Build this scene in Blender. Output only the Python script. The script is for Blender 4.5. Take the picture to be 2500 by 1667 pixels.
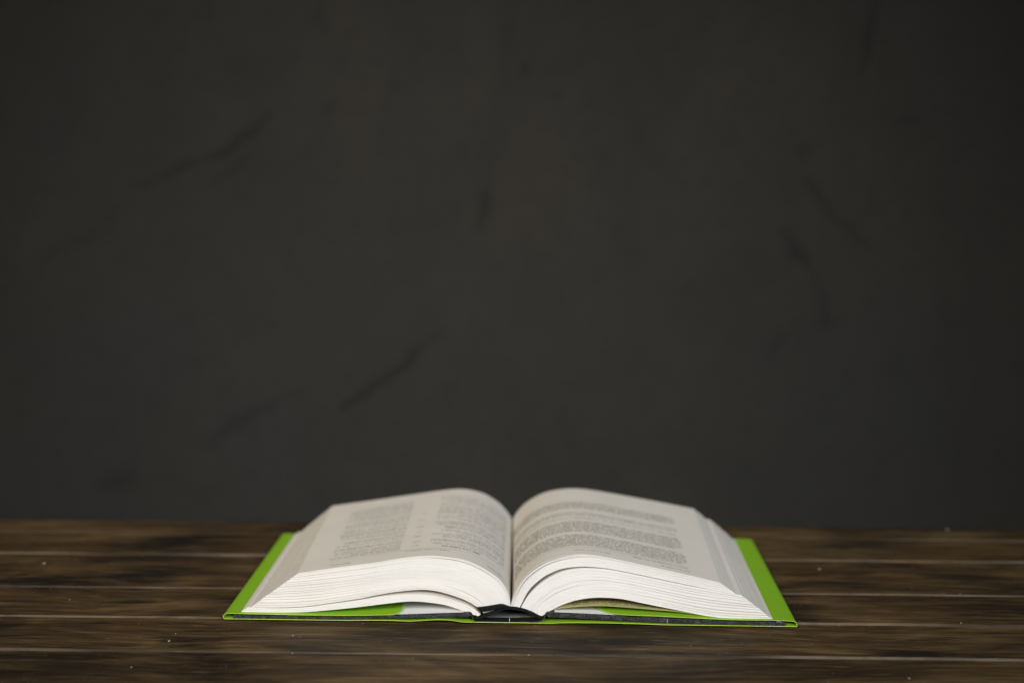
import bpy, math, random
import numpy as np
from mathutils import Matrix, Vector

random.seed(7)
rng = np.random.default_rng(7)
scene = bpy.context.scene
for o in list(bpy.data.objects):
    bpy.data.objects.remove(o, do_unlink=True)
COL = scene.collection

# ------------------------------------------------------------------ camera
F_PX = 3472.2                                   # 50 mm on a 36 mm sensor, photo 2500 px wide
YAW, PITCH, ROLL = 0.0274, math.atan(433 / 3472.0), 0.005
f0 = np.array([-math.sin(YAW) * math.cos(PITCH), math.cos(YAW) * math.cos(PITCH), -math.sin(PITCH)])
r0 = np.array([math.cos(YAW), math.sin(YAW), 0.0])
u0 = np.cross(r0, f0)
rt = r0 * math.cos(ROLL) + u0 * math.sin(ROLL)
up = u0 * math.cos(ROLL) - r0 * math.sin(ROLL)


def ray(x, y):
    return f0 + rt * (x - 1250) / F_PX - up * (y - 833.5) / F_PX


CAM = -1.02 * ray(1246, 1519.5)


def on_y(x, y, Y):                              # pixel -> point on the vertical plane y = Y
    d = ray(x, y)
    return CAM + d * (Y - CAM[1]) / d[1]


def on_z(x, y, Z):                              # pixel -> point on the horizontal plane z = Z
    d = ray(x, y)
    return CAM + d * (Z - CAM[2]) / d[2]


cam_data = bpy.data.cameras.new('camera')
cam = bpy.data.objects.new('camera', cam_data)
COL.objects.link(cam)
cam_data.lens = 50
cam_data.sensor_width = 36
cam_data.clip_start = 0.01
cam_data.clip_end = 50
cam_data.dof.use_dof = True
cam_data.dof.focus_distance = 1.003
cam_data.dof.aperture_fstop = 2.8
cam.matrix_world = Matrix(((rt[0], up[0], -f0[0], CAM[0]), (rt[1], up[1], -f0[1], CAM[1]),
                           (rt[2], up[2], -f0[2], CAM[2]), (0, 0, 0, 1)))
scene.camera = cam

# ------------------------------------------------------------------ light
world = bpy.data.worlds.new('World')
scene.world = world
world.use_nodes = True
world.node_tree.nodes['Background'].inputs['Color'].default_value = (0.9, 0.95, 1.0, 1)
world.node_tree.nodes['Background'].inputs['Strength'].default_value = 0.022


def softbox(name, loc, target, size, power, color, spread):
    l = bpy.data.lights.new(name, 'AREA')
    l.shape = 'RECTANGLE'
    l.size, l.size_y = size
    l.energy = power
    l.color = color
    l.spread = math.radians(spread)
    o = bpy.data.objects.new(name, l)
    COL.objects.link(o)
    o.location = loc
    o.rotation_euler = (Vector(target) - Vector(loc)).to_track_quat('-Z', 'Y').to_euler()
    return o


softbox('softbox_warm', (-1.05, -1.75, 1.30), (-0.20, 0.3, 0.20), (0.9, 0.9), 4.0, (1.0, 0.905, 0.76), 43)
softbox('softbox_cool', (0.95, -1.9, 1.15), (-0.02, 0.3, 0.06), (0.9, 0.9), 3.6, (0.88, 0.94, 1.0), 41)

scene.view_settings.view_transform = 'Standard'
scene.view_settings.look = 'None'
scene.view_settings.exposure = 0
scene.view_settings.gamma = 1


# ------------------------------------------------------------------ node helpers
class NT:
    def __init__(self, name):
        self.m = bpy.data.materials.new(name)
        self.m.use_nodes = True
        self.t = self.m.node_tree
        self.b = self.t.nodes['Principled BSDF']

    def n(self, kind, **kw):
        nd = self.t.nodes.new(kind)
        for k, v in kw.items():
            setattr(nd, k, v)
        return nd

    def set(self, sock, v):
        if isinstance(v, bpy.types.NodeSocket):
            self.t.links.new(v, sock)
        else:
            sock.default_value = v

    def math(self, op, a, b=0.0, c=0.0, clamp=False):
        nd = self.n('ShaderNodeMath', operation=op, use_clamp=clamp)
        for i, v in enumerate((a, b, c)):
            self.set(nd.inputs[i], v)
        return nd.outputs[0]

    def mapping(self, vec, scale=(1, 1, 1), loc=(0, 0, 0), rot=(0, 0, 0)):
        nd = self.n('ShaderNodeMapping')
        self.set(nd.inputs['Vector'], vec)
        nd.inputs['Scale'].default_value = scale
        nd.inputs['Location'].default_value = loc
        nd.inputs['Rotation'].default_value = rot
        return nd.outputs[0]

    def noise(self, vec, scale=1.0, detail=4.0, rough=0.5, dist=0.0):
        nd = self.n('ShaderNodeTexNoise')
        self.set(nd.inputs['Vector'], vec)
        nd.inputs['Scale'].default_value = scale
        nd.inputs['Detail'].default_value = detail
        nd.inputs['Roughness'].default_value = rough
        nd.inputs['Distortion'].default_value = dist
        return nd.outputs['Fac']

    def ramp(self, fac, stops):
        nd = self.n('ShaderNodeValToRGB')
        self.set(nd.inputs[0], fac)
        els = nd.color_ramp.elements
        while len(els) < len(stops):
            els.new(0.5)
        for e, (p, c) in zip(els, stops):
            e.position = p
            e.color = (c[0], c[1], c[2], 1) if not isinstance(c, (int, float)) else (c, c, c, 1)
        return nd.outputs[0]

    def mix(self, fac, a, b, mode='MIX'):
        nd = self.n('ShaderNodeMix', data_type='RGBA', blend_type=mode)
        self.set(nd.inputs[0], fac)
        for s, v in ((6, a), (7, b)):
            self.set(nd.inputs[s], v if not isinstance(v, tuple) else (v[0], v[1], v[2], 1))
        return nd.outputs[2]

    def bump(self, h, strength, dist):
        nd = self.n('ShaderNodeBump')
        nd.inputs['Strength'].default_value = strength
        nd.inputs['Distance'].default_value = dist
        self.set(nd.inputs['Height'], h)
        self.t.links.new(nd.outputs[0], self.b.inputs['Normal'])
        return nd

    def out(self, color=None, rough=None, spec=None):
        if color is not None:
            self.set(self.b.inputs['Base Color'], color if not isinstance(color, tuple) else (*color, 1))
        if rough is not None:
            self.set(self.b.inputs['Roughness'], rough)
        if spec is not None:
            self.set(self.b.inputs['Specular IOR Level'], spec)
        return self.m


def pos(t):
    return t.n('ShaderNodeNewGeometry').outputs['Position']


# ------------------------------------------------------------------ materials
def mat_wall():
    t = NT('dark_plaster')
    p = pos(t)
    big = t.noise(p, 2.2, 3, 0.55, 0.4)
    mid = t.noise(t.mapping(p, (1.0, 1, 0.55), rot=(0, 0.5, 0)), 7, 6, 0.62, 0.9)
    fine = t.noise(p, 60, 3, 0.6)
    col = t.ramp(big, [(0.3, (0.0195, 0.0196, 0.0208)), (0.5, (0.0222, 0.0214, 0.0188)), (0.7, (0.0272, 0.0240, 0.0198))])
    col = t.mix(t.ramp(mid, [(0.36, 0.0), (0.62, 1.0)]), t.mix(0.85, col, (0.0184, 0.0184, 0.0172)), col)
    # trowel marks: shallow dark scrapes, stored on the wall's own vertices
    at = t.n('ShaderNodeAttribute', attribute_name='scrape')
    total = at.outputs['Fac']
    col = t.mix(t.math('MULTIPLY', total, 0.9, clamp=True), col, (0.007, 0.007, 0.007))
    col = t.mix(t.math('MULTIPLY', t.ramp(fine, [(0.35, 1.0), (0.5, 0.0)]), 0.3), col, (0.013, 0.013, 0.0125))
    hh = t.math('ADD', t.math('MULTIPLY', mid, 0.6), t.math('MULTIPLY', fine, 0.12))
    t.bump(hh, 0.45, 0.006)
    return t.out(col, 0.82, 0.25)


KNOTS = [(350, 1400, 85, 22, .85), (90, 1417, 120, 14, .9), (430, 1312, 60, 16, .8), (400, 1360, 120, 13, .6), (2050, 1418, 85, 8, .9),
         (1940, 1475, 60, 24, .7), (480, 1558, 120, 15, .75), (1480, 1587, 230, 9, .7), (330, 1463, 45, 6, .7), (1270, 1547, 60, 6, .6),
         (2230, 1592, 120, 8, .8), (110, 1600, 170, 18, .75), (2100, 1330, 120, 9, .6), (2420, 1480, 110, 16, .6), (1060, 1548, 70, 6, .6),
         (2350, 1405, 90, 8, .7), (800, 1588, 130, 8, .6), (60, 1460, 70, 14, .5)]


def mat_wood(name, worn):
    t = NT(name)
    p = pos(t)
    oi = t.n('ShaderNodeObjectInfo')
    rnd = oi.outputs['Random']
    comb = t.n('ShaderNodeCombineXYZ')
    t.set(comb.inputs[0], t.math('MULTIPLY', rnd, 37.0))
    t.set(comb.inputs[1], t.math('MULTIPLY', rnd, 11.0))
    t.set(comb.inputs[2], t.math('MULTIPLY', rnd, 5.0))
    add = t.n('ShaderNodeVectorMath', operation='ADD')
    t.set(add.inputs[0], p)
    t.set(add.inputs[1], comb.outputs[0])
    v = add.outputs[0]
    warp = t.noise(t.mapping(v, (5, 9, 9)), 1, 1, 0.5)
    wv = t.n('ShaderNodeVectorMath', operation='MULTIPLY_ADD')
    cb = t.n('ShaderNodeCombineXYZ')
    t.set(cb.inputs[1], warp)
    t.set(wv.inputs[0], cb.outputs[0])
    wv.inputs[1].default_value = (0, 0.035, 0)
    t.set(wv.inputs[2], v)
    v = wv.outputs[0]
    blot = t.noise(t.mapping(v, (8.5, 26, 26)), 1, 4, 0.6, 0.6)
    grain = t.noise(t.mapping(v, (11, 130, 130)), 1, 4, 0.66, 0.3)
    fibre = t.noise(t.mapping(v, (20, 560, 560)), 1, 3, 0.75)
    cloud = t.noise(t.mapping(v, (2.0, 5, 5)), 1, 3, 0.5)
    tone = t.math('ADD', t.math('MULTIPLY', blot, 0.46), t.math('MULTIPLY', grain, 0.29))
    tone = t.math('ADD', tone, t.math('MULTIPLY', fibre, 0.25))
    col = t.ramp(tone, [(0.385, (0.013, 0.010, 0.008)), (0.455, (0.038, 0.0255, 0.0145)),
                        (0.525, (0.074, 0.049, 0.0245)), (0.615, (0.146, 0.100, 0.051))])
    hue = t.mix(cloud, (1.0, 0.97, 0.90), (1.14, 1.02, 0.80))
    col = t.mix(1.0, col, hue, 'MULTIPLY')
    # knots: ring distance fields, stretched along the grain
    vor = t.n('ShaderNodeTexVoronoi')
    t.set(vor.inputs['Vector'], t.mapping(v, (3.0, 8.5, 0.01)))
    vor.inputs['Scale'].default_value = 1
    kd = t.math('ADD', vor.outputs['Distance'], t.math('MULTIPLY_ADD', grain, 0.10, -0.05))
    col = t.mix(t.ramp(kd, [(0.05, 0.85), (0.24, 0.0)]), col, (0.012, 0.009, 0.007))
    # dark knots and stains in the boards, each where it lies on the table
    sx = t.n('ShaderNodeSeparateXYZ')
    t.set(sx.inputs[0], p)
    rag = t.math('MULTIPLY_ADD', t.math('ADD', grain, blot), 2.6, -2.6)
    tot = None
    for kx, ky, rx, ry, st in KNOTS:
        c = on_z(kx, ky, 0.0)
        sc = float(np.linalg.norm(c - CAM)) / F_PX
        ex = t.math('MULTIPLY', t.math('SUBTRACT', sx.outputs[0], float(c[0])), 1 / (rx * sc))
        ey = t.math('MULTIPLY', t.math('SUBTRACT', sx.outputs[1], float(c[1])), 1 / (ry * sc * 3.2))
        d = t.math('SQRT', t.math('ADD', t.math('MULTIPLY', ex, ex), t.math('MULTIPLY', ey, ey)))
        k = t.math('MULTIPLY', t.math('SUBTRACT', 1.45, t.math('ADD', d, rag), clamp=True), st)
        tot = k if tot is None else t.math('MAXIMUM', tot, k)
    col = t.mix(tot, col, (0.0105, 0.0085, 0.007))
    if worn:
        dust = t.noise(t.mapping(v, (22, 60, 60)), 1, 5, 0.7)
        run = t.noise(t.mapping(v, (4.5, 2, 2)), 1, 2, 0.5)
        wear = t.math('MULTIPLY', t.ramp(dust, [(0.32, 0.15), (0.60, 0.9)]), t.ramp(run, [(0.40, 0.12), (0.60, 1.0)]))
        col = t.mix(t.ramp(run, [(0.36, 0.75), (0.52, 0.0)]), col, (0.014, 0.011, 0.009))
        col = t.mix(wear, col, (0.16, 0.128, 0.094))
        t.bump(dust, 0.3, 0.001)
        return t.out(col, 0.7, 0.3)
    pore = t.noise(t.mapping(v, (34, 700, 700)), 1, 1, 0.5)
    col = t.mix(t.ramp(pore, [(0.30, 0.75), (0.40, 0.0)]), col, (0.012, 0.009, 0.007))
    col = t.mix(t.ramp(pore, [(0.64, 0.0), (0.76, 0.55)]), col, (0.19, 0.135, 0.075))
    sp = t.noise(v, 620, 1, 0.4)
    col = t.mix(t.ramp(sp, [(0.775, 0.0), (0.80, 0.75)]), col, (0.30, 0.27, 0.22))
    h = t.math('ADD', t.math('MULTIPLY', grain, 0.7), t.math('MULTIPLY', fibre, 0.3))
    t.bump(h, 0.35, 0.0012)
    rg = t.ramp(grain, [(0.3, 0.70), (0.7, 0.55)])
    return t.out(col, rg, 0.18)


def mat_paper(name, c, edge=False):
    t = NT(name)
    p = pos(t)
    n = t.noise(p, 45, 4, 0.55)
    lo = tuple(x * 0.955 for x in c)
    col = t.mix(t.ramp(n, [(0.3, 0.0), (0.7, 1.0)]), lo, c)
    if edge:
        ln = t.noise(t.mapping(p, (16, 5, 900)), 1, 3, 0.6)
        col = t.mix(t.ramp(ln, [(0.32, 0.24), (0.5, 0.0)]), col, tuple(x * 0.78 for x in c))
    t.bump(t.noise(p, 400, 2, 0.5), 0.06, 0.0004)
    return t.out(col, 0.72, 0.2)


def mat_jacket(name, c, rough):
    t = NT(name)
    p = pos(t)
    n = t.noise(p, 30, 3, 0.5)
    col = t.mix(n, tuple(x * 0.93 for x in c), tuple(min(1, x * 1.05) for x in c))
    t.bump(t.noise(p, 55, 3, 0.5), 0.10, 0.0025)
    return t.out(col, rough, 0.45)


def mat_leatherette():
    t = NT('black_leatherette')
    p = pos(t)
    vor = t.n('ShaderNodeTexVoronoi', feature='DISTANCE_TO_EDGE')
    t.set(vor.inputs['Vector'], t.mapping(p, (1, 1, 1.3)))
    vor.inputs['Scale'].default_value = 430
    cre = t.ramp(vor.outputs['Distance'], [(0.02, 0.0), (0.26, 1.0)])
    n = t.noise(p, 170, 4, 0.6)
    col = t.mix(cre, (0.006, 0.006, 0.007), (0.042, 0.043, 0.047))
    col = t.mix(t.ramp(n, [(0.45, 0.0), (0.7, 0.8)]), col, (0.055, 0.055, 0.058))
    t.bump(t.math('ADD', cre, t.math('MULTIPLY', n, 0.8)), 0.6, 0.0005)
    return t.out(col, 0.55, 0.3)


def mat_cloth(name, c):
    t = NT(name)
    p = pos(t)
    w = t.n('ShaderNodeTexWave', wave_type='BANDS', bands_direction='X')
    t.set(w.inputs['Vector'], p)
    w.inputs['Scale'].default_value = 700
    w.inputs['Distortion'].default_value = 2.0
    n = t.noise(p, 300, 3, 0.6)
    col = t.mix(n, tuple(x * 0.6 for x in c), tuple(x * 1.5 for x in c))
    t.bump(t.math('ADD', w.outputs['Fac'], n), 0.5, 0.0004)
    return t.out(col, 0.9, 0.15)


WALL_Y = 0.74
M_WALL = mat_wall()
M_WOOD = mat_wood('dark_stained_wood', False)
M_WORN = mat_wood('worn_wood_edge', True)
M_PAGE = mat_paper('page_paper', (0.765, 0.72, 0.65))
M_EDGE = mat_paper('page_edge_paper', (0.80, 0.785, 0.765), True)
M_END = mat_paper('endpaper', (0.78, 0.79, 0.80))
M_FLY = mat_paper('yellowed_paper', (0.46, 0.42, 0.17))
M_INK = NT('printing_ink').out((0.15, 0.14, 0.14), 0.7, 0.2)
M_GREEN = mat_jacket('green_coated_paper', (0.245, 0.50, 0.020), 0.42)
M_GREDGE = mat_jacket('green_paper_cut_edge', (0.60, 0.78, 0.10), 0.6)
M_BLACK = mat_leatherette()
M_CLOTH = mat_cloth('black_spine_cloth', (0.010, 0.010, 0.010))
M_GREY = mat_cloth('grey_board_lining', (0.20, 0.20, 0.205))
M_THREAD_NICK = NT('white_thread_and_nick').out((0.75, 0.74, 0.70), 0.8, 0.2)
M_CRUMB = NT('pale_dust').out((0.55, 0.50, 0.42), 0.9, 0.2)


# ------------------------------------------------------------------ mesh helpers
def mesh_obj(name, verts, faces, mats, parent=None, midx=None, smooth=True):
    me = bpy.data.meshes.new(name)
    me.from_pydata([tuple(map(float, v)) for v in verts], [], faces)
    for m in (mats if isinstance(mats, (list, tuple)) else [mats]):
        me.materials.append(m)
    if midx is not None:
        me.polygons.foreach_set('material_index', midx)
    me.polygons.foreach_set('use_smooth', [smooth] * len(me.polygons))
    me.update()
    o = bpy.data.objects.new(name, me)
    COL.objects.link(o)
    if parent is not None:
        o.parent = parent
    return o


class Strips:
    """Collects strips of quads with vertices of their own, so shading is smooth along a strip and sharp across."""
    def __init__(self):
        self.v, self.f, self.m = [], [], []

    def grid(self, rows, mat=0, flip=False):
        b = len(self.v)
        nr, nc = len(rows), len(rows[0])
        for r in rows:
            self.v.extend(r)
        for i in range(nr - 1):
            for j in range(nc - 1):
                q = (b + i * nc + j, b + i * nc + j + 1, b + (i + 1) * nc + j + 1, b + (i + 1) * nc + j)
                self.f.append(q[::-1] if flip else q)
                self.m.append(mat)

    def build(self, name, mats, parent=None):
        return mesh_obj(name, self.v, self.f, mats, parent, self.m)


def catmull(pts, n):
    """Smooth curve through pts, n points evenly spaced along it."""
    P = np.array(pts, float)
    E = np.vstack([2 * P[0] - P[1], P, 2 * P[-1] - P[-2]])
    out = []
    for i in range(1, len(E) - 2):
        p0, p1, p2, p3 = E[i - 1], E[i], E[i + 1], E[i + 2]
        for s in np.linspace(0, 1, 14, endpoint=False):
            out.append(0.5 * (2 * p1 + (p2 - p0) * s + (2 * p0 - 5 * p1 + 4 * p2 - p3) * s * s
                              + (3 * p1 - p0 - 3 * p2 + p3) * s ** 3))
    out.append(E[-2])
    out = np.array(out)
    return resample(out, n)


def resample(c, n):
    d = np.r_[0, np.cumsum(np.linalg.norm(np.diff(c, axis=0), axis=1))]
    s = np.linspace(0, d[-1], n)
    return np.stack([np.interp(s, d, c[:, k]) for k in range(c.shape[1])], 1)


def prof(px, Y, n=None):
    """Outline read off the photograph on the plane y = Y, as (x, z) points."""
    q = np.array([on_y(x, y, Y)[[0, 2]] for x, y in px])
    return q if n is None else catmull(q, n)


def setp(o, label=None, cat=None, group=None, kind=None):
    if label: o['label'] = label
    if cat: o['category'] = cat
    if group: o['group'] = group
    if kind: o['kind'] = kind
    return o


# ------------------------------------------------------------------ the wall
SCRAPES = [((345, 475), (500, 385), 9, .8), ((500, 385), (675, 280), 10, .9), ((100, 640), (290, 530), 8, .45), ((520, 480), (610, 360), 7, .4),
         ((850, 985), (1060, 812), 8, .9), ((495, 1090), (720, 960), 10, .5), ((1900, 580), (1975, 680), 8, .95),
         ((1975, 680), (2030, 800), 8, .7), ((1960, 450), (2130, 600), 8, .6), ((2105, 195), (2155, -10), 8, .8),
         ((1170, 470), (1150, 570), 12, .7), ((1280, 160), (1290, 180), 10, .8), ((1350, 235), (1358, 250), 9, .7),
         ((1120, 860), (1075, 1000), 9, .35), ((1395, 1010), (1400, 1110), 8, .3), ((2150, 320), (2260, 318), 7, .5),
         ((1940, 370), (1938, 410), 8, .7), ((810, 250), (805, 270), 10, .5), ((230, 1190), (320, 1170), 12, .6),
         ((1890, 825), (1920, 810), 9, .6), ((1240, 20), (1225, 200), 9, .3), ((780, 0), (790, 60), 9, .4)]


def value_noise(X, Z, scale, seed):
    g = np.random.default_rng(seed).random((256, 256))
    x, z = X * scale + 64, Z * scale + 64
    i, j = np.floor(x).astype(int), np.floor(z).astype(int)
    u, v = x - i, z - j
    u, v = u * u * (3 - 2 * u), v * v * (3 - 2 * v)
    i0, i1, j0, j1 = i % 256, (i + 1) % 256, j % 256, (j + 1) % 256
    return (g[i0, j0] * (1 - u) * (1 - v) + g[i1, j0] * u * (1 - v) + g[i0, j1] * (1 - u) * v + g[i1, j1] * u * v)


wx, wz = np.linspace(-1.5, 1.5, 620), np.linspace(-0.6, 1.4, 420)
GX, GZ = np.meshgrid(wx, wz)
warp = (value_noise(GX, GZ, 18, 1) - .5) * .022 + (value_noise(GX, GZ, 60, 2) - .5) * .008
SX, SZ = GX + warp, GZ + warp[::-1]
scr = np.zeros_like(GX)
for (ax, ay), (bx, by), wd, sv in SCRAPES:
    A, B = on_y(ax, ay, WALL_Y), on_y(bx, by, WALL_Y)
    d = np.array([B[0] - A[0], B[2] - A[2]])
    h = np.clip(((SX - A[0]) * d[0] + (SZ - A[2]) * d[1]) / (d @ d), 0, 1)
    dist = np.hypot(SX - A[0] - h * d[0], SZ - A[2] - h * d[1])
    taper = 0.45 + 0.55 * np.sin(np.clip(h, .05, .95) * math.pi)
    scr = np.maximum(scr, np.clip(1 - dist / (wd * .0013 * taper), 0, 1) * sv)
scr *= 0.35 + 0.65 * np.clip(value_noise(GX, GZ, 40, 3) * 1.6, 0, 1)
swell = (value_noise(GX, GZ, 5, 4) - .5) * .004 + (value_noise(GX, GZ, 17, 5) - .5) * .0016
GY = WALL_Y + swell + scr * .0012
nw, nh = len(wx), len(wz)
idx = np.arange(nw * nh).reshape(nh, nw)
quads = np.stack([idx[:-1, :-1], idx[:-1, 1:], idx[1:, 1:], idx[1:, :-1]], -1).reshape(-1, 4)
wall = mesh_obj('wall', np.stack([GX, GY, GZ], -1).reshape(-1, 3), quads.tolist(), M_WALL)
att = wall.data.attributes.new('scrape', 'FLOAT', 'POINT')
att.data.foreach_set('value', scr.reshape(-1).astype(np.float32))
setp(wall, kind='structure')

# ------------------------------------------------------------------ the table, plank by plank
table = bpy.data.objects.new('plank_table', None)
COL.objects.link(table)
setp(table, 'dark stained table top of long weathered planks under the open book', 'table')
table.rotation_euler.z = 0.0112
table.location = (0, 0, -0.001)
gaps = [-0.305, -0.222, -0.146, -0.0625, 0.0085, 0.081, 0.175, 0.243, 0.2885]


def plank(y0, y1, dz, seed):
    r = random.Random(seed)
    st = Strips()
    gapw = 0.0006
    a, b = y0 + gapw, y1 - gapw
    xs = np.linspace(-0.95, 0.95, 150)
    ph = [r.uniform(0, 6.28) for _ in range(6)]
    th = 0.028

    def wob(x, k, amp):
        return amp * (math.sin(x * 11 + ph[k]) + 0.6 * math.sin(x * 27 + ph[k + 1]) + 0.5 * math.sin(x * 71 + ph[k + 2]))
    def col(x):
        e0 = a + wob(x, 0, 0.00022) + r.uniform(-.00008, .00008)
        e1 = b + wob(x, 3, 0.00022)
        op = 0.62 + 0.38 * math.sin(x * 7 + ph[2] + 1.3 * math.sin(x * 3.1 + ph[1]))
        bz0 = 0.0006 + 0.0015 * op
        bw0 = 0.0007 + 0.0014 * op
        cup = wob(x, 1, 0.00010)
        low = [(e0, -th), (e0, dz - 0.008), (e0, dz - bz0)]
        bev = [(e0, dz - bz0), (e0 + bw0 * 0.45, dz - bz0 * 0.42), (e0 + bw0, dz + cup)]
        ys = np.linspace(e0 + bw0, e1 - 0.0018, 6)
        top = [(yy, dz + cup) for yy in ys]
        back = [(e1 - 0.0018, dz + cup), (e1 - 0.0005, dz - 0.0006), (e1, dz - 0.002), (e1, -th)]
        return low, bev, top, back
    cols = [col(x) for x in xs]
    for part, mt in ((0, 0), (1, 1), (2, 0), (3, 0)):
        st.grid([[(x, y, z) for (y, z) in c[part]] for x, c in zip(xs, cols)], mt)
    for k, c in ((0, cols[0]), (-1, cols[-1])):
        loop = c[0] + c[1] + c[2] + c[3]
        bb = len(st.v)
        st.v.extend([(xs[k], y, z) for y, z in loop])
        st.f.append(tuple(range(bb, bb + len(loop))))
        st.m.append(0)
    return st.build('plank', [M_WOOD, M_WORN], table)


for i in range(len(gaps) - 1):
    plank(gaps[i], gaps[i + 1], -0.0004 * (i % 2) - 0.0002 * ((i * 7) % 3), 20 + i)
for x in (-0.7, 0.0, 0.7):                       # battens that carry the planks
    st = Strips()
    sec = [(x - .03, -.0285), (x - .027, -.055), (x + .027, -.055), (x + .03, -.0285), (x - .03, -.0285)]
    st.grid([[(a, yy, b) for a, b in sec] for yy in (-0.29, 0.27)])
    st.build('batten', M_WOOD, table)

# ------------------------------------------------------------------ the book
book = bpy.data.objects.new('open_book', None)
COL.objects.link(book)
setp(book, 'thick open hardback book in a bright green dust jacket on the dark planks', 'book')
LC = 0.222                                        # length of the cover, front to back
YF, YB = 0.004, 0.217                             # page block, set in from the cover
NC = 56

# --- outlines in the photograph (2500 px wide), each from the gutter to the fore-edge
L_top_f = [(1246.5, 1479), (1244, 1458.5), (1236, 1438), (1221, 1415), (1195.5, 1396), (1162, 1377), (1124, 1364), (1073, 1357),
           (1035, 1356), (971, 1363), (920, 1372), (850, 1381), (729, 1398)]
L_top_b = [(1251.6, 1269.7), (1241, 1252), (1221, 1229), (1188, 1207), (1157, 1197), (1124, 1193), (1086, 1195.7), (1022, 1204.6),
           (960, 1213.6), (920, 1219.5), (813, 1234)]
L_mid_f = [(1180, 1496), (1165, 1481.4), (1137, 1465), (1098.6, 1451), (1063, 1442), (1027, 1439), (971, 1443.7), (920, 1452), (877, 1461),
           (800.6, 1472.5), (742, 1480), (673, 1482.7), (612, 1481.5)]
L_low_f = [(1173, 1499), (1162, 1488), (1137, 1475), (1111, 1466), (1073, 1455.5), (1022, 1449.5), (971, 1451), (920, 1457), (877, 1464),
           (800, 1474.5), (742, 1481.5), (673, 1483.8), (605, 1481)]
L_bot_f = [(1166, 1504), (1150, 1498), (1137, 1493), (1086, 1476), (1035, 1468.7), (996.5, 1467.4), (945.5, 1472.5), (851.6, 1484), (749.6, 1493),
           (670, 1494), (589, 1492.5)]
R_top_f = [(1246.5, 1479), (1255, 1453), (1270.6, 1420), (1291, 1397), (1324, 1374), (1362.5, 1360), (1403, 1353), (1449, 1354.4), (1520.6, 1368),
           (1597, 1385), (1680, 1403), (1758, 1421.6)]
R_top_b = [(1251.6, 1269.7), (1260, 1252), (1281, 1229), (1316.5, 1207), (1355, 1195.7), (1398, 1192), (1444, 1195.7), (1520.6, 1208.5),
           (1597, 1222.5), (1692.5, 1241)]
R_mid_f = [(1268, 1484), (1274, 1472), (1291, 1440.6), (1324, 1410), (1362.5, 1391), (1398, 1384), (1434, 1383), (1482, 1387.5), (1546, 1399.5), (1680, 1428),
           (1800, 1451.5)]
R_low_f = [(1271, 1485), (1279, 1470), (1295, 1447), (1324, 1420), (1362.5, 1398.5), (1400, 1388.5), (1434, 1386.5), (1482, 1389.5), (1546, 1401), (1680, 1429),
           (1809, 1451.5)]
R_bot_f = [(1322, 1504.5), (1336, 1495), (1350, 1486.5), (1375, 1475), (1406, 1465), (1444, 1459), (1482, 1458.5), (1520.6, 1462), (1571.6, 1472.5),
           (1622.6, 1482.7), (1680, 1494), (1729, 1503), (1786.7, 1509), (1888, 1511.5)]


def back_top(px, front):
    """Back outline of the open page; below the sight line it runs down into the gutter like the front."""
    q = prof(px, YB)
    g = front[0]
    return catmull(np.vstack([[g[0] + (q[0][0] - g[0]) * .3, g[1]], [g[0] + (q[0][0] - g[0]) * .8, g[1] * .55 + q[0][1] * .45], q]), NC)


def back_from(front, topf, topb):
    """Back outline of an inner layer: it follows the open page above it, less and less towards the cover."""
    out = front.copy()
    for i in range(NC):
        k = np.clip(front[i, 1] / max(topf[i, 1], 1e-4), 0, 1) ** 1.5
        out[i] += (topb[i] - topf[i]) * k
    return out


Lt, Lm, Ll, Lb = (prof(q, YF, NC) for q in (L_top_f, L_mid_f, L_low_f, L_bot_f))
Rt, Rm, Rl, Rb = (prof(q, YF, NC) for q in (R_top_f, R_mid_f, R_low_f, R_bot_f))
LtB, RtB = back_top(L_top_b, Lt), back_top(R_top_b, Rt)
LmB, LlB, LbB = (back_from(c, Lt, LtB) for c in (Lm, Ll, Lb))
RmB, RlB, RbB = (back_from(c, Rt, RtB) for c in (Rm, Rl, Rb))


def bumpf(a, b):
    t = np.linspace(0, 1, NC)
    s = np.clip((t - a) / (b - a), 0, 1)
    return np.sin(s * math.pi) ** 1.2


def lerp(a, b, k):
    return a + (b - a) * k


def shift_down(c, frac, bot, gap, a, b):
    """A layer a bit below c (towards bot) with an air gap that opens between positions a and b along the leaf."""
    d = lerp(c, bot, frac)
    n = np.gradient(c, axis=0)
    n = np.stack([n[:, 1], -n[:, 0]], 1)
    n /= np.linalg.norm(n, axis=1)[:, None]
    n *= np.sign((bot - c)[NC // 2] @ n[NC // 2])
    return d + n * (gap * bumpf(a, b))[:, None]


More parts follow.
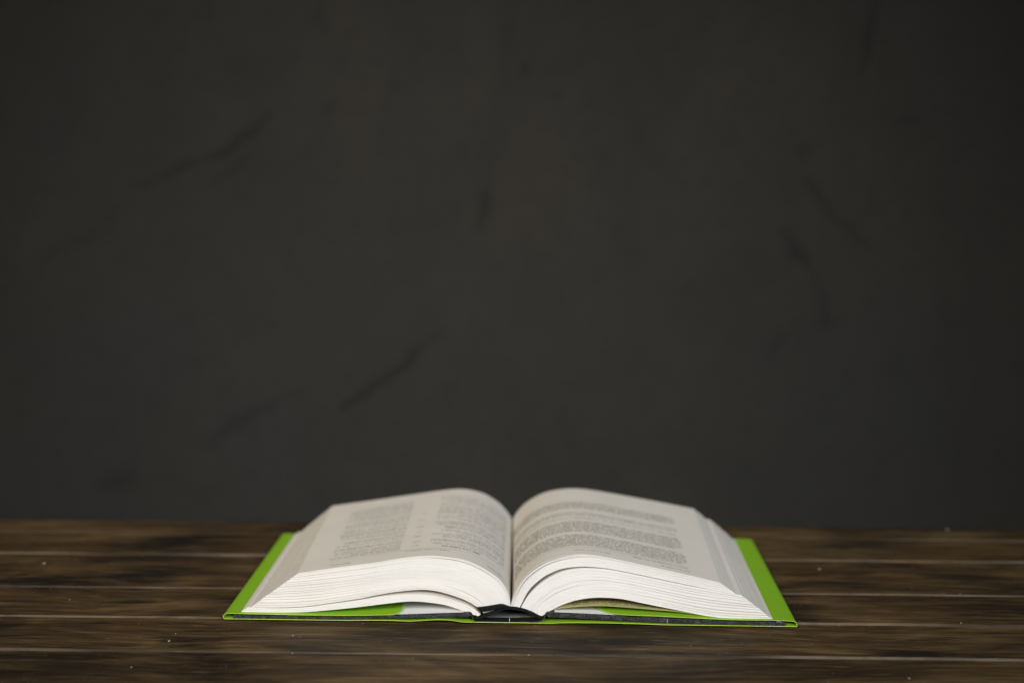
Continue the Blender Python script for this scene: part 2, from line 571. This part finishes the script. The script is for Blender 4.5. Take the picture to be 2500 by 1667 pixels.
def sheets(name, tf, tb, bf, bb, nsig, nsub, seed, amp=0.0009, stag=0.0006, gap=0.065, front_y=0.0, fan=0.08):
    """A stack of sheets between two outlines; gatherings of nsub sheets, each sheet real geometry."""
    r = np.random.default_rng(seed)
    st = Strips()
    tt = np.linspace(0, 1, NC)
    ampt = amp * (0.12 + 0.88 * np.clip((tt - 0.25) / 0.6, 0, 1) ** 1.3)
    cuts = np.cumsum(np.r_[0, r.uniform(0.75, 1.25, nsig)])
    cuts /= cuts[-1]
    for s in range(nsig):
        fe = r.uniform(-stag, stag) * 0.6
        ya = r.uniform(0.6, 1.25)
        dy = r.normal(0, 0.00012)
        for k in range(nsub):
            a0 = lerp(cuts[s], cuts[s + 1], k / nsub)
            a1 = lerp(cuts[s], cuts[s + 1], (k + 1) / nsub)
            g = (a1 - a0) * (gap * r.uniform(0.3, 1.6) if k < nsub - 1 else gap * 2.2)
            a1 = a1 - g - (a1 - a0) * (0.36 * np.clip((tt - 0.3) / 0.5, 0, 1) if k == nsub - 1 and nsig > 2 else 0 * tt)
            a1 = a1 - (a1 - a0) * (0.8 * r.random() * bumpf(0.0, r.uniform(.15, .34)) if k % 2 and r.random() < fan else 0)
            a1 = a1[:, None]
            mid = (k + 0.5) / nsub
            yo = front_y + dy + r.normal(0, 0.00007) - ampt * ya * (1 - abs(2 * mid - 1) ** 3) + r.normal(0, 0.00003) * np.sin(tt * 9 + r.uniform(0, 6))
            fek = fe + r.normal(0, 0.00012) + 0.0003 * (1 - (2 * mid - 1) ** 2)
            c = [lerp(tf, bf, a0), lerp(tf, bf, a1), lerp(tb, bb, a0), lerp(tb, bb, a1)]
            for q in c:
                d = q[-1] - q[-2]
                d = d / np.linalg.norm(d)
                q += d * (np.clip((tt - 0.8) / 0.2, 0, 1) * fek)[:, None]
            P = [[(q[i, 0], (YF + yo[i]) if j < 2 else YB - yo[i] * 0.3, q[i, 1]) for i in range(NC)] for j, q in enumerate(c)]
            st.grid([P[0], P[2]], 1)                      # upper face
            st.grid([P[1], P[3]], 1)                      # lower face
            st.grid([P[0], P[1]], 0)                      # front edge
            st.grid([P[2], P[3]], 0)                      # back edge
            st.grid([[P[0][-1], P[1][-1]], [P[2][-1], P[3][-1]]], 1)
    return setp(st.build(name, [M_EDGE, M_PAGE], book), kind='stuff')


def leaf(name, tf, tb, bf, bb, mats, yf=YF, yb=YB):
    st = Strips()
    c = [tf, bf, tb, bb]
    P = [[(q[i, 0], yf if j < 2 else yb, q[i, 1]) for i in range(len(q))] for j, q in enumerate(c)]
    st.grid([P[0], P[2]], 1)
    st.grid([P[1], P[3]], 1)
    st.grid([P[0], P[1]], 0)
    st.grid([P[2], P[3]], 0)
    st.grid([[P[0][-1], P[1][-1]], [P[2][-1], P[3][-1]]], 0)
    return st.build(name, mats, book)


# --- left half: open page, loose leaves, thick block, thin lower block
La = lerp(Lt, Lm, 0.006); LaB = lerp(LtB, LmB, 0.006)
page_l = leaf('page', Lt, LtB, La, LaB, [M_EDGE, M_PAGE])
setp(page_l, 'open page printed in two columns')
L1 = lerp(Lt, Lm, 0.0075); L1B = lerp(LtB, LmB, 0.0075)
L2 = lerp(Lt, Lm, 0.055); L2B = lerp(LtB, LmB, 0.055)
sheets('page_block', L1, L1B, L2, L2B, 2, 3, 3, amp=0.0001, stag=0.0002, gap=0.2)
L3 = shift_down(Lt, 0.057, Lm, 0.0004, 0.06, 0.5); L3B = shift_down(LtB, 0.057, LmB, 0.0004, 0.06, 0.5)
sheets('page_block', L3, L3B, Lm, LmB, 13, 6, 4)
sheets('page_block', Ll, LlB, Lb, LbB, 3, 6, 5, amp=0.0004, stag=0.0003)
# --- right half
Ra = lerp(Rt, Rm, 0.03); RaB = lerp(RtB, RmB, 0.03)
page_r = leaf('page', Rt, RtB, Ra, RaB, [M_EDGE, M_PAGE])
setp(page_r, 'open page printed across its full width')
R1 = shift_down(Rt, 0.035, Rm, 0.0007, 0.02, 0.42); R1B = shift_down(RtB, 0.035, RmB, 0.0007, 0.02, 0.42)
R2 = shift_down(Rt, 0.22, Rm, 0.0005, 0.02, 0.42); R2B = shift_down(RtB, 0.22, RmB, 0.0005, 0.02, 0.42)
sheets('page_block', R1, R1B, R2, R2B, 2, 3, 6, amp=0.0003, stag=0.0003, gap=0.2, fan=1.0)
R3 = shift_down(Rt, 0.225, Rm, 0.0009, 0.02, 0.42); R3B = shift_down(RtB, 0.225, RmB, 0.0009, 0.02, 0.42)
sheets('page_block', R3, R3B, Rm, RmB, 4, 5, 8, amp=0.0007, fan=0.9)
sheets('page_block', Rl, RlB, Rb, RbB, 10, 6, 9, amp=0.0013, stag=0.0008)


# --- printing on the open pages: marks laid on the leaf, letter by letter
class Print:
    def __init__(self, tf, tb, yf, yb, seed, lift=0.00009):
        self.tf, self.tb, self.yf, self.yb, self.lift = tf, tb, yf, yb, lift
        self.len = float(np.linalg.norm(np.diff(tf, axis=0), axis=1).sum())
        self.dep = yb - yf
        n = np.gradient(tf, axis=0)
        n = np.stack([-n[:, 1], n[:, 0]], 1)
        n /= np.linalg.norm(n, axis=1)[:, None]
        self.nrm = n * np.sign(n[len(n) // 2, 1])
        self.v, self.f = [], []
        self.r = random.Random(seed)

    def at(self, x, y):                                   # metres from the gutter and from the front edge
        k = min(max(x / self.len, 0), 1) * (len(self.tf) - 1)
        i = min(int(k), len(self.tf) - 2)
        s = k - i
        w = y / self.dep
        p = lerp(lerp(self.tf[i], self.tf[i + 1], s), lerp(self.tb[i], self.tb[i + 1], s), w)
        p = p + lerp(self.nrm[i], self.nrm[i + 1], s) * self.lift
        return (p[0], self.yf + y, p[1])

    def quad(self, x0, x1, y0, y1):
        b = len(self.v)
        self.v += [self.at(x0, y0), self.at(x1, y0), self.at(x1, y1), self.at(x0, y1)]
        self.f.append((b, b + 1, b + 2, b + 3))

    def line(self, x0, x1, y, size=0.0017, bold=1.0):
        r = self.r
        x = x0
        while x < x1 - size:
            for _ in range(r.choice((2, 3, 4, 4, 5, 6, 7, 8, 9))):
                if x > x1 - size * 0.7:
                    break
                cw = size * r.uniform(0.75, 1.1)
                st = size * 0.24 * bold
                hgt = size * (1.45 if r.random() < .25 else 1.0)
                yb = y - (size * .4 if r.random() < .12 else 0)
                self.quad(x, x + st, yb, y + hgt)
                k = r.random()
                if k < .75:
                    self.quad(x + cw * .55, x + cw * .55 + st, y, y + size)
                if k > .3:
                    yy = y + size * r.choice((0.0, .42, .8))
                    self.quad(x, x + cw * .6, yy, yy + size * .2 * bold)
                x += cw
            x += size * r.uniform(0.55, 0.9)

    def para(self, x0, x1, y0, y1, lead=0.0036, size=0.0017, last=0.6):
        n = max(1, int((y1 - y0) / lead))
        for i in range(n):
            e = x1 if i not in (0,) else lerp(x0, x1, self.r.uniform(last, 1))
            self.line(x0, e, y0 + i * lead, size)

    def rule(self, x0, x1, y):
        n = 24
        for i in range(n):
            self.quad(lerp(x0, x1, i / n), lerp(x0, x1, (i + 1) / n), y, y + 0.0003)

    def build(self, parent):
        o = mesh_obj('printed_text', self.v, self.f, M_INK, parent, smooth=False)
        return setp(o, kind='stuff')


P = Print(Lt, LtB, YF, YB, 1)
W = P.len
A0, A1, B0, B1 = 0.018, 0.078, 0.100, 0.152
P.line(0.135, 0.150, 0.0075, 0.0015)
P.line(0.012, 0.034, 0.010, 0.0015)
P.rule(0.010, 0.152, 0.0215)
P.line(0.062, 0.096, 0.0165, 0.0013)
P.line(A0 + .022, A0 + .052, 0.027, 0.0022, 1.7)
for x0, x1, y in ((A0, A1, 0.034), (B0, B1, 0.026)):
    while y < 0.186:
        for _ in range(P.r.choice((1, 1, 2, 2, 3))):
            P.line(x0, lerp(x0, x1, P.r.choice((1, 1, 1, .9, .72))), y, 0.0015)
            y += 0.0043
        y += P.r.choice((0.0014, 0.0024, 0.0036))
for y in (0.030, 0.042, 0.058, 0.072, 0.088, 0.11, 0.132):
    P.line(0.086, 0.092, y, 0.0015)
P.build(page_l)

P = Print(Rt, RtB, YF, YB, 2)
P.line(0.128, 0.150, 0.0085, 0.0015)
P.line(0.064, 0.092, 0.0115, 0.0013)
P.line(0.108, 0.150, 0.0160, 0.0015)
P.rule(0.012, 0.150, 0.0200)
for y0, y1, ld in ((0.025, 0.060, .0033), (0.066, 0.101, .0033), (0.107, 0.112, .0046), (0.116, 0.134, .0046), (0.141, 0.166, .0034)):
    P.para(0.012, 0.150, y0, y1, lead=ld, size=0.0016, last=.95)
P.build(page_r)

# --- cover boards
def slab(name, px_top, px_bot, mat, y0=0.0, y1=LC, rnd=0.0006):
    """Board with rounded edges: section between an upper and a lower outline, run from y0 to y1."""
    tp, bt = prof(px_top, 0.0, 40), prof(px_bot, 0.0, 40)
    def ring(ins):
        a = tp.copy(); b = bt.copy()
        a[:, 1] -= ins; b[:, 1] += ins
        m0, m1 = (a[0] + b[0]) / 2, (a[-1] + b[-1]) / 2
        d0 = (a[0] - a[1]); d0 /= np.linalg.norm(d0)
        d1 = (a[-1] - a[-2]); d1 /= np.linalg.norm(d1)
        h = abs(a[0, 1] - b[0, 1]) / 2
        c0 = [m0 + d0 * h * math.cos(t) * .6 + np.array([0, -h * math.sin(t)]) for t in np.linspace(-1.2, 1.2, 7)]
        c1 = [m1 + d1 * h * math.cos(t) * .6 + np.array([0, h * math.sin(t)]) for t in np.linspace(-1.2, 1.2, 7)]
        return list(a[::-1]) + c0 + list(b) + c1
    secs = []
    for yy, ins in ((0.00, rnd), (0.00025, rnd * .45), (0.0009, 0.0)):
        secs.append((y0 + yy, ins))
    secs += [(y1 - yy, ins) for yy, ins in ((0.0009, 0.0), (0.00025, rnd * .45), (0.0, rnd))]
    st = Strips()
    rows = [[(p[0], yy, p[1]) for p in (lambda L: L + L[:1])(ring(ins))] for yy, ins in secs]
    st.grid(rows)
    for row in (rows[0], rows[-1]):
        b = len(st.v)
        st.v.extend(row[:-1])
        st.f.append(tuple(range(b, b + len(row) - 1)))
        st.m.append(0)
    return st.build(name, mat, book)


BL_t = [(1146, 1496), (1060, 1498.5), (940, 1502), (760, 1503), (571, 1500.5)]
BL_b = [(1146, 1507), (1060, 1508.5), (940, 1511), (760, 1513), (571, 1512)]
BR_t = [(1339, 1495), (1450, 1500.2), (1600, 1507.5), (1780, 1514.5), (1915, 1518)]
BR_b = [(1339, 1507), (1450, 1512), (1600, 1519.5), (1780, 1526), (1915, 1530.5)]
board_l = setp(slab('cover_board', BL_t, BL_b, M_BLACK), 'black textured board lying under the two-column page')
board_r = setp(slab('cover_board', BR_t, BR_b, M_BLACK), 'black textured board under the full-width page')


def sheet(name, path, th, mats, parent, y0, y1, y0s=None, y1s=None, edge_mat=1):
    """Thin sheet that follows a path of (x, z) points, run from y0 to y1; y0s trims the front edge point by point."""
    p = np.array(path)
    n = np.gradient(p, axis=0)
    n = np.stack([-n[:, 1], n[:, 0]], 1)
    n /= np.linalg.norm(n, axis=1)[:, None]
    a, b = p + n * th / 2, p - n * th / 2
    y0s = np.full(len(p), y0) if y0s is None else y0s
    y1s = np.full(len(p), y1) if y1s is None else y1s
    st = Strips()
    ny = 6
    def surf(q):
        return [[(q[i, 0], lerp(y0s[i], y1s[i], j / ny), q[i, 1]) for i in range(len(q))] for j in range(ny + 1)]
    A, B = surf(a), surf(b)
    st.grid(A, 0)
    st.grid(B, 0)
    st.grid([A[0], B[0]], edge_mat)
    st.grid([A[-1], B[-1]], edge_mat)
    st.grid([[r[0] for r in A], [r[0] for r in B]], edge_mat)
    st.grid([[r[-1] for r in A], [r[-1] for r in B]], edge_mat)
    return st.build(name, mats, parent)


def lift(c, dz):
    c = np.array(c).copy()
    c[:, 1] += dz
    return c


sheet('endpaper', lift(prof(BL_t, 0.0, 40)[1:34], 0.00016), 0.0002, [M_END, M_END], board_l, 0.0025, LC - .0025)
sheet('endpaper', lift(prof(BR_t, 0.0, 40)[1:34], 0.00016), 0.0002, [M_END, M_END], board_r, 0.0025, LC - .0025)

# --- spine
spine_px = [(1143, 1497.5), (1149, 1498.5), (1153, 1506), (1157, 1513), (1163, 1517), (1185, 1517.6), (1243, 1518.4), (1280, 1517.2), (1303, 1518),
            (1318, 1515.5), (1326, 1511), (1331, 1503), (1336, 1497), (1343, 1496.5)]
sheet('spine', prof(spine_px, 0.0, 90), 0.0007, [M_CLOTH, M_BLACK], book, 0.0002, LC - .0002)
lin_px = [(1168, 1516), (1200, 1516.1), (1243, 1516.6), (1280, 1516), (1312, 1515)]
sheet('spine_lining', prof(lin_px, 0.0, 40), 0.0003, [M_GREY, M_GREY], book, 0.010, LC - .010)
arc_px = [(1158, 1503), (1166, 1507), (1176, 1505.5), (1190, 1500), (1212, 1491), (1232, 1484), (1246, 1483), (1262, 1484.5), (1284, 1490), (1303, 1498),
          (1316, 1505), (1324, 1506)]
sheet('spine_cloth', prof(arc_px, 0.003, 70), 0.0019, [M_CLOTH, M_CLOTH], book, 0.0022, YB)
# band of cloth that has come away from the spine and lies against the page edges
st = Strips()
bt = catmull([on_y(x, y, 0.0015)[[0, 2]] for x, y in ((1246, 1481), (1236, 1476.5), (1224, 1472.8), (1205, 1475), (1184, 1478.5), (1163.5, 1481.5))], 26)
bb_ = catmull([on_y(x, y, 0.0015)[[0, 2]] for x, y in ((1246, 1485), (1238, 1483.5), (1229, 1482.5), (1210, 1486.5), (1192, 1490), (1172.5, 1492.5))], 26)
ys = 0.0026 - 0.0022 * np.sin(np.linspace(0.2, 2.6, 26))
rows = [[(p[0], y, p[1]) for p, y in zip(lerp(bt, bb_, k), ys - 0.0005 * math.sin(k * 3.14))] for k in np.linspace(0, 1, 6)]
rowb = [[(x, y + 0.0007, z) for x, y, z in r] for r in rows]
st.grid(rows); st.grid(rowb)
st.grid([rows[0], rowb[0]]); st.grid([rows[-1], rowb[-1]])
st.grid([[r[-1] for r in rows], [r[-1] for r in rowb]])
st.build('headband', M_CLOTH, book)

# --- dust jacket
jl = [(978, 1495.5), (960, 1498.8), (940, 1499.4), (853, 1500.6), (760, 1500), (670, 1498.2), (600, 1496.8), (571, 1495.8), (556, 1496), (548, 1498.5),
      (544.8, 1503.5), (547, 1508.5), (552, 1511.5), (571, 1513.2), (640, 1514.5), (706, 1514.2), (755, 1515), (794, 1515.4), (833, 1513.6), (872, 1512.8), (951, 1513), (1000, 1514.8),
      (1040, 1512.6), (1073, 1511.2), (1104, 1513), (1128, 1516.5), (1150, 1519.6), (1190, 1520.6), (1246, 1521.2), (1303, 1522), (1328, 1521.6), (1360, 1519.2), (1401, 1518.6),
      (1470, 1519), (1551, 1521), (1619, 1523.6), (1660, 1525), (1755, 1528), (1837, 1531), (1915, 1533.2), (1936, 1533.4), (1944, 1531.5), (1946, 1526.5),
      (1943.5, 1518.5), (1936, 1515.2), (1916, 1513.8), (1888, 1512.8), (1780, 1511), (1680, 1506.2), (1600, 1502.2), (1546, 1500.2), (1500, 1498), (1470, 1496.6), (1449, 1493)]
jp = prof(jl, 0.0)
jp = catmull(jp, 420)
jp = np.maximum(jp, [-9, 0.0003])
xs = jp[:, 0]
y0s = np.full(len(jp), -0.0006)
xl = jp[0, 0]; xr = jp[-1, 0]
for i in range(len(jp)):
    if i < 60:
        k = np.clip(1 - (xl - xs[i]) / 0.0035, 0, 1)
        y0s[i] += 0.006 * max(0, k)
    if i > 360:
        s = np.clip(1 - (xs[i] - xr) / 0.026, 0, 1)
        y0s[i] += 0.024 * (1 - math.sqrt(max(0, 1 - s ** 2.2)))
sheet('dust_jacket', jp, 0.00028, [M_GREEN, M_GREDGE], book, 0, LC, y0s, np.full(len(jp), LC + .0006))

# --- yellowed printed leaf under the right half
Y_px = [(1326, 1499), (1350, 1486.5), (1393, 1480.5), (1457, 1477), (1520.6, 1480), (1597, 1486.5), (1668, 1493), (1760, 1507.3), (1880, 1512.4)]
Yc = prof(Y_px, YF, NC)
fly = leaf('flyleaf', Yc, Yc, lift(Yc, -.00032), lift(Yc, -.00032), [M_FLY, M_FLY], YF - .0002, YB - .002)
setp(fly, 'yellowed printed leaf curling above the green flap')
P = Print(Yc, Yc, YF - .0002, YB - .002, 3)
for y in np.arange(0.0035, 0.05, 0.0040):
    P.line(0.022, 0.105, y, 0.0019, 1.3)
P.build(fly)

# --- loose white threads on the spine and a board, and a worn corner nick
def thin_tube(px, y, rad):
    c = catmull([np.r_[on_y(a, b, y)] for a, b in px], 14)
    st = Strips()
    rows = []
    for k in range(7):
        an = 2 * math.pi * k / 6
        rows.append([(q[0] + rad * math.cos(an), q[1] + rad * math.sin(an), q[2]) for q in c])
    st.grid(rows)
    st.build('thread_and_nick', M_THREAD_NICK, book)


thin_tube([(1243.5, 1508), (1244, 1513), (1243.6, 1519)], -0.0006, 0.00014)
thin_tube([(1629, 1510.5), (1629.3, 1515), (1628.8, 1520.5)], -0.0004, 0.00014)
thin_tube([(1897, 1517.6), (1900, 1515.6), (1906, 1517.8)], -0.0008, 0.0003)  # worn white nick at the board corner, built as a fine tube

# ------------------------------------------------------------------ crumbs and dust on the planks
verts, faces = [], []
def crumb(x, y, s):
    b = len(verts)
    for dx, dy, dz in ((1, 0, .1), (-.2, .9, .1), (-.9, -.3, .1), (.1, -.8, .15), (.1, .05, .8)):
        verts.append((x + s * (dx + random.uniform(-.3, .3)), y + s * (dy + random.uniform(-.3, .3)), s * dz * random.uniform(.5, 1)))
    for f in ((0, 1, 4), (1, 2, 4), (2, 3, 4), (3, 0, 4)):
        faces.append(tuple(b + q for q in f))
for px, py, s in ((108, 1375, .0013), (413, 1564, .0010), (428, 1546, .0006), (2312, 1293, .0012), (2000, 1389, .0010), (2346, 1520, .0007), (715, 1551, .0006),
                  (733, 1554, .0004), (886, 1521, .0005), (714, 1594, .0005), (1686, 1575, .0006), (1811, 1571, .0005), (2220, 1655, .0009), (320, 1628, .0006), (1290, 1598, .0006), (170, 1463, .0006),
                  (2304, 1447, .0006), (2345, 1449, .0006)):
    q = on_z(px, py, 0.0)
    crumb(q[0], q[1], s)
for _ in range(260):
    crumb(random.uniform(-.5, .5), random.uniform(-.15, .28), random.choice((.00012, .00016, .00022, .0003)))
setp(mesh_obj('dust_specks', verts, faces, M_CRUMB, smooth=False), 'tiny pale crumbs and dust scattered over the dark planks', 'dust', kind='stuff')
